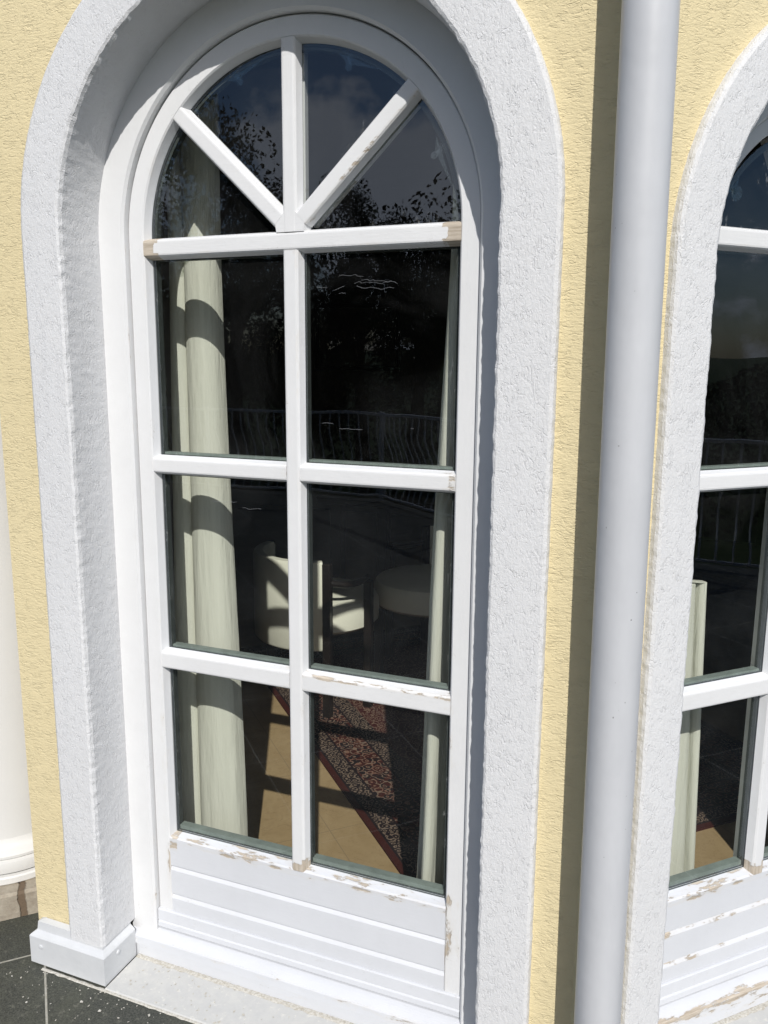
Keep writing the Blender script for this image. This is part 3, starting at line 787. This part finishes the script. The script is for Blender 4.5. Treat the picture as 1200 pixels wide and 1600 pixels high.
# ---------------------------------------------------------------- curtains
def curtain(loc, rz, fn, label, group='curtains behind the doors'):
    """fn(z) -> list of (x, y) across the cloth"""
    b = MB(); zs = [FZ + 0.015 + (2.66 - FZ - 0.015) * (i / 60) for i in range(61)]
    rows = [fn(z) for z in zs]; m_ = len(rows[0]); vs = []; fs = []
    for z, r_ in zip(zs, rows): vs += [(x, y, z) for x, y in r_]
    for z, r_ in zip(zs, rows): vs += [(x, y + 0.004, z) for x, y in r_]
    o2 = len(zs) * m_
    for i in range(60):
        for j in range(m_ - 1):
            k = i*m_ + j; fs.append((k, k+1, k+m_+1, k+m_)); fs.append((o2+k, o2+k+m_, o2+k+m_+1, o2+k+1))
        for j in (0, m_-1): k = i*m_+j; fs.append((k, k+m_, o2+k+m_, o2+k))
    b.add(vs, fs, sm=True); o = b.build('curtain', m_curt, fix=False); o.location = loc; o.rotation_euler = (0, 0, rz)
    return tag(o, label, 'curtain', group)
def folds(parts, z, n=14):
    """parts: list of (x0, x1, y_edge, bulge)"""
    pts = []
    for (x0, x1, ye, bu) in parts:
        for i in range(n + 1):
            s_ = i / n; c = (1 - math.cos(math.pi * s_)) / 2
            x = x0 + (x1 - x0) * (0.75 * c + 0.25 * s_)
            pts.append((x, ye - bu * (math.sin(math.pi * s_) ** 0.55)))
    return pts
def cur_l(z):
    f = max(0, min(1, (1.85 - z) / 1.53)); w_ = 0.004*math.sin(z*3.1)
    xl = -0.447 - 0.045*f; xm = -0.402 - 0.012*f; xr = -0.310 + 0.029*f + w_
    return folds([(xl, xm + 0.006, 0.225, 0.035), (xm, xr, 0.228, 0.052)], z)
curtain((0, 0, 0), 0, cur_l, 'pale green curtain gathered at the left edge of the big arched door')
def cur_r(z):
    f = max(0, min(1, (1.85 - z) / 1.53)); w_ = 0.003*math.sin(z*4.0)
    xl = 0.282 - 0.058*f + w_; xm = 0.300 - 0.035*f; x2 = 0.345 - 0.03*f
    return folds([(xl, xl + 0.022, 0.20, 0.010), (xl + 0.030, xl + 0.045, 0.222, 0.006), (xl + 0.020 + 0.012*f, xl + 0.062, 0.15, 0.040), (xl + 0.075, xl + 0.14, 0.20, 0.05)], z)
curtain((0, 0, 0), 0, cur_r, 'pale green curtain hanging in narrow folds at the right edge of the big arched door')
def cur_l2(z):
    f = max(0, min(1, (1.1 - z) / 0.8)); x = -0.050 + 0.036*f - max(0, min(0.27, (z - 1.10) * 9))  # cloth steps aside higher up, its shape imitating the flat top of the sunlit part
    return folds([(-0.385, x - 0.10, 0.222, 0.03), (x - 0.098, x - 0.026, 0.20, 0.03), (x - 0.022, x, 0.19, 0.02)], z)
c2 = curtain(W2, R(45), cur_l2, 'pale green curtain seen behind the cut off door right of the downpipe')

# ---------------------------------------------------------------- rug, chairs, table, wall fittings
ang = math.atan2(-0.717, 0.697)
RW, RL = 1.62, 2.25
rug = MB(); n1, n2 = 40, 30; vs = []; fs = []
for i in range(n1+1):
    for j in range(n2+1): vs.append((RL*i/n1, RW*j/n2, 0.007 + 0.0012*noise.noise(Vector((i*0.4, j*0.4, 0)))))
for i in range(n1):
    for j in range(n2): k = i*(n2+1)+j; fs.append((k, k+n2+1, k+n2+2, k+1))
rug.add(vs, fs)
o2 = len(vs); rug.add([(0,0,0),(RL,0,0),(RL,RW,0),(0,RW,0),(0,0,0.0065),(RL,0,0.0065),(RL,RW,0.0065),(0,RW,0.0065)], [(0,1,5,4),(1,2,6,5),(2,3,7,6),(3,0,4,7)])
ro_ = rug.build('rug', rug_mat(RW, RL), fix=False)
d_ = Vector((0.697, -0.717, 0)); n_ = Vector((0.717, 0.697, 0)); p0 = d_ * -2.42 + n_ * 0.41
ro_.location = (p0.x, p0.y, FZ + 0.001); ro_.rotation_euler = (0, 0, ang)
tag(ro_, 'red and black patterned oriental rug lying diagonally on the beige floor', 'rug')

def make_chair(loc, rz, label):
    root = empty('tub_chair', loc, rz); tag(root, label, 'chair', 'cream chairs around the dark table')
    r0 = 0.275
    b = MB(); pr = [(0.0, 0.36), (r0 - 0.02, 0.36), (r0, 0.375), (r0, 0.455), (r0 - 0.012, 0.478), (r0 - 0.05, 0.49), (0.001, 0.495)]
    b.lathe(pr, 0, 0, 72); b.build('seat', m_leather, root)
    b = MB(); a0, a1, n = 172, 300, 44; vs = []; fs = []
    prof = [(r0 + 0.004, 0.30), (r0 + 0.012, 0.31), (r0 + 0.012, 0.67), (r0 + 0.004, 0.685), (r0 - 0.03, 0.685), (r0 - 0.038, 0.67), (r0 - 0.038, 0.30)]
    for i in range(n+1):
        a = R(a0 + (a1-a0)*i/n)
        for r_, z in prof: vs.append((r_*math.cos(a), r_*math.sin(a), z))
    m_ = len(prof)
    for i in range(n):
        for j in range(m_): k = (j+1) % m_; fs.append((i*m_+j, (i+1)*m_+j, (i+1)*m_+k, i*m_+k))
    fs += [tuple(range(m_)), tuple(n*m_+j for j in range(m_))[::-1]]
    b.add(vs, fs, sm=True); b.build('backrest', m_leather, root)
    for a, top in ((304, 0.68), (168, 0.68), (346, 0.58), (60, 0.36)):
        x, y = (r0 + 0.008)*math.cos(R(a)), (r0 + 0.008)*math.sin(R(a))
        b = MB(); b.box((x-0.018, y-0.018, 0.001), (x+0.018, y+0.018, top), c=0.004); b.build('leg', m_dkwood, root)
    b = MB(); pts = [((r0+0.006)*math.cos(R(a)), (r0+0.006)*math.sin(R(a)), 0.60 - 0.02*math.sin(R((a-304)*4))) for a in range(304, 347, 6)]
    b.tube(pts, 0.014, 8); b.build('armrest', m_dkwood, root)
    return root
make_chair((-0.76, 1.66, FZ), 0, 'cream upholstered tub chair with sunlit round seat, standing on the rug')
make_chair((-0.37, 2.1, FZ), R(170), 'cream tub chair in shade to the right of the sunlit one')
tb = empty('dining_table', (-0.2, 2.95, FZ)); tag(tb, 'dark wooden dining table in the shaded room behind the chairs', 'table')
b = MB(); b.box((-1.0, -0.42, 0.72), (0.9, 0.45, 0.76), c=0.006); b.build('tabletop', m_dkwood, tb)
for x in (-0.9, 0.8):
    for y in (-0.34, 0.37):
        b = MB(); b.box((x-0.035, y-0.035, 0.001), (x+0.035, y+0.035, 0.72), c=0.004); b.build('leg', m_dkwood, tb)
b = MB(); b.box((-0.04, -0.008, -0.04), (0.04, -0.0005, 0.04), c=0.003); b.box((-0.022, -0.013, -0.03), (0.022, -0.008, 0.03), c=0.002)
sw = b.build('light_switch', m_switch); sw.location = (-1.93, 5.998, 1.80); tag(sw, 'small pale light switch on the dark back wall of the room', 'light switch')
pf = empty('picture_frame', (-2.45, 5.998, 1.85)); tag(pf, 'large dark framed picture hanging on the back wall left of the light switch', 'picture')
b = MB()
for a_, c_ in (((-.45, -.03, -.32), (.45, 0, -.28)), ((-.45, -.03, .28), (.45, 0, .32)), ((-.45, -.03, -.28), (-.41, 0, .28)), ((.41, -.03, -.28), (.45, 0, .28))): b.box(a_, c_, c=0.004)
b.build('frame', m_dkwood, pf)
b = MB(); b.box((-.41, -.012, -.28), (.41, -.001, .28)); b.build('canvas', m_wall_in, pf)

# ---------------------------------------------------------------- paint flakes on the tiles and the step
b = MB()
for i in range(330):
    if random.random() < 0.6: x, y, z = random.uniform(-0.72, 0.6), -0.166 - abs(random.gauss(0, 0.07)), GZ + 0.0008
    else: x, y, z = random.uniform(-0.42, 0.42), random.uniform(-0.15, -0.03), GZ + 0.0058
    if -0.70 < x < -0.45 and y > -0.165: continue
    s_ = random.choice((0.0012, 0.002, 0.0026, 0.0042)) * random.uniform(0.6, 1.1); a = random.uniform(0, 6.28); ar = random.uniform(0.25, 1)
    ca, sa = math.cos(a), math.sin(a)
    q = [(s_, 0), (0.3*s_, ar*s_), (-s_, 0.4*ar*s_), (-0.5*s_, -ar*s_)]
    vs = [(x + u*ca - v*sa, y + u*sa + v*ca, z) for u, v in q]; vs += [(p[0], p[1], z + 0.0006 + 0.001*random.random()) for p in vs]
    b.add(vs, [(4,5,6,7),(0,1,5,4),(1,2,6,5),(2,3,7,6),(3,0,4,7)])
tag(b.build('paint_flakes', m_mortar), 'scattered white paint flakes on the dark tiles and the stone step', 'paint flakes', kind='stuff')

# ---------------------------------------------------------------- balustrade round the terrace (seen mirrored in the panes)
def baluster_mesh():
    b = MB(); pts = []
    for i in range(15):
        s_ = i/14; z = 0.06 + 0.90*s_
        pts.append((0, -0.11*math.sin(math.pi*min(1, s_*1.25))**1.5 if s_ < 0.8 else 0, z))
    b.tube(pts, 0.009, 5); return b
def balustrade(p, q, label):
    p, q = Vector(p), Vector(q); d = q - p; ln = d.length; a = math.atan2(d.y, d.x)
    root = empty('balustrade', (p.x, p.y, GZ), a); tag(root, label, 'railing', 'wrought iron railing round the terrace')
    b = MB(); b.box((0, -0.025, 0.955), (ln, 0.025, 0.985), c=0.003); b.build('handrail', m_iron, root)
    b = MB(); b.box((0, -0.015, 0.055), (ln, 0.015, 0.075), c=0.002); b.build('bottom_rail', m_iron, root)
    n = min(98, int(ln / 0.115)); src = None
    for i in range(n):
        x = ln * (i + 0.5) / n
        if src is None: o = src = baluster_mesh().build('baluster', m_iron, root)
        else: o = src.copy(); col.objects.link(o); o.parent = root
        o.location = (x, 0, 0)
    k = max(2, int(ln/1.9)); psrc = None
    for i in range(k+1):
        b = MB(); 
        if psrc is None:
            b.box((-0.02, -0.02, 0), (0.02, 0.02, 1.0), c=0.003); o = psrc = b.build('post', m_iron, root)
        else: o = psrc.copy(); col.objects.link(o); o.parent = root
        o.location = (ln*i/k, 0, 0)
balustrade((-11.5, -6.75, 0), (-2.5, -6.75, 0), 'straight wrought iron railing panel along the front edge of the terrace')
balustrade((-2.5, -6.75, 0), (5.5, -0.5, 0), 'slanting wrought iron railing panel with bellied bars across the terrace corner')
balustrade((5.5, -0.5, 0), (5.5, 7.5, 0), 'side wrought iron railing panel with bellied bars on the right of the terrace')

# ---------------------------------------------------------------- trees
import numpy as np
def crown_mesh(name, seed, n, mat, shape=1.0):
    rg = np.random.default_rng(seed)
    cl = rg.normal(size=(34, 3)); cl /= np.linalg.norm(cl, axis=1)[:, None]
    cl *= (rg.uniform(0.35, 1.0, 34) ** 0.6)[:, None] * np.array([0.85, 0.85, shape]); sz = rg.uniform(0.13, 0.32, 34)
    k = rg.integers(0, 34, n); d = rg.normal(size=(n, 3)); d /= np.linalg.norm(d, axis=1)[:, None]
    P = cl[k] + d * (sz[k] * rg.uniform(0.3, 1.15, n))[:, None]
    a = rg.normal(size=(n, 3)); a /= np.linalg.norm(a, axis=1)[:, None]
    b_ = np.cross(a, rg.normal(size=(n, 3))); b_ /= np.linalg.norm(b_, axis=1)[:, None]
    s_ = rg.uniform(0.010, 0.022, n)[:, None]
    V = np.stack([P + a*s_, P + b_*s_*0.5, P - a*s_, P - b_*s_*0.5], 1).reshape(-1, 3)
    me = bpy.data.meshes.new(name); me.from_pydata(V.tolist(), [], [(4*i, 4*i+1, 4*i+2, 4*i+3) for i in range(n)])
    me.materials.append(mat); me.update(); return me
crowns = [crown_mesh('crown', 1, 26000, m_leaf, 1.0), crown_mesh('crown', 2, 26000, m_leaf2, 1.25), crown_mesh('crown', 3, 22000, m_leaf, 0.8)]
tb_ = MB(); tb_.tube([(0, 0, 0), (0.05, 0.02, 1), (0.0, 0.08, 2), (0.1, 0.0, 3)], 0.16, 8, r1=0.07)
for a in range(5):
    an = a*1.257; tb_.tube([(0.02, 0.05, 1.7 + a*0.25), (0.5*math.cos(an), 0.5*math.sin(an), 2.4 + a*0.25), (1.0*math.cos(an), 1.0*math.sin(an), 3.2 + a*0.2)], 0.06, 6, r1=0.02)
tsrc = tb_.build('trunk', m_bark); tmesh = tsrc.data; bpy.data.objects.remove(tsrc)
MC = Vector((0.822, 1.55))    # the camera mirrored in the first door
def tree(x, y, top, rad, k, label):
    base = -2.8; root = empty('tree', (x, y, base), random.uniform(0, 6.28)); tag(root, label, 'tree', 'trees beyond the terrace')
    h = top - base; rz_ = min(rad*1.15, h*0.42)
    c = bpy.data.objects.new('crown', crowns[k]); col.objects.link(c); c.parent = root; c.location = (0, 0, h - rz_); c.scale = (rad, rad, rz_)
    t = bpy.data.objects.new('trunk', tmesh); col.objects.link(t); t.parent = root; s_ = h*0.75/3.5; t.scale = (s_*0.9, s_*0.9, s_)
def dtree(azi, dist, elev, rad, k, label):
    a = R(azi); x = MC.x + dist*math.sin(a); y = MC.y - dist*math.cos(a)
    tree(x, y, 1.6 + dist*math.tan(R(elev)), rad, k, label)
dtree(-38, 21, 20, 3.6, 0, 'tall broad tree beyond the railing, left of the others')
dtree(-46, 26, 19, 4.5, 1, 'dark dense tree at the far left of the garden')
dtree(-31.5, 27, 12.5, 3.0, 1, 'dark medium tree next to the tall broad one')
dtree(-27, 30, 8.5, 3.2, 0, 'low rounded tree in the middle of the row')
dtree(-23, 28, 11.0, 3.0, 1, 'dark pointed tree right of the low rounded one')
dtree(-19.5, 26, 10.8, 2.6, 2, 'light green spreading tree with an open crown')
dtree(-15.5, 27, 9.5, 3.0, 0, 'green tree near the right end of the row')
dtree(-10, 30, 12, 3.8, 1, 'broad dark tree behind the slanting railing')
dtree(-3, 32, 11, 4.0, 0, 'round green tree far in front of the downpipe')
dtree(-55, 28, 15, 4.5, 0, 'large green tree past the left end of the terrace')
# undergrowth as one mass
rg = np.random.default_rng(9); V = []; F = []
nh = 150000
ang_ = np.radians(rg.uniform(-170, 60, nh)); dist = rg.uniform(22, 36, nh)
X = dist*np.cos(ang_); Y = dist*np.sin(ang_)
tall = np.clip((np.radians(-35) - ang_) / 0.25, 0, 1)
Z = -2.8 + rg.uniform(0, 1, nh)**0.9 * (3.6 + 4.9*tall + 0.7*np.sin(ang_*9) + 0.5*np.sin(ang_*23))
a = rg.normal(size=(nh, 3)); a /= np.linalg.norm(a, axis=1)[:, None]; b_ = np.cross(a, rg.normal(size=(nh, 3))); b_ /= np.linalg.norm(b_, axis=1)[:, None]
P = np.stack([X, Y, Z], 1); s_ = rg.uniform(0.05, 0.13, nh)[:, None]
Vv = np.stack([P + a*s_, P + b_*s_*0.6, P - a*s_, P - b_*s_*0.6], 1).reshape(-1, 3)
me = bpy.data.meshes.new('hedge'); me.from_pydata(Vv.tolist(), [], [(4*i, 4*i+1, 4*i+2, 4*i+3) for i in range(nh)]); me.materials.append(m_leaf2)
hd = bpy.data.objects.new('garden_shrubbery', me); col.objects.link(hd); tag(hd, 'dark mass of shrubs growing all round below the terrace', 'shrubs', kind='stuff')
bpy.context.view_layer.update()
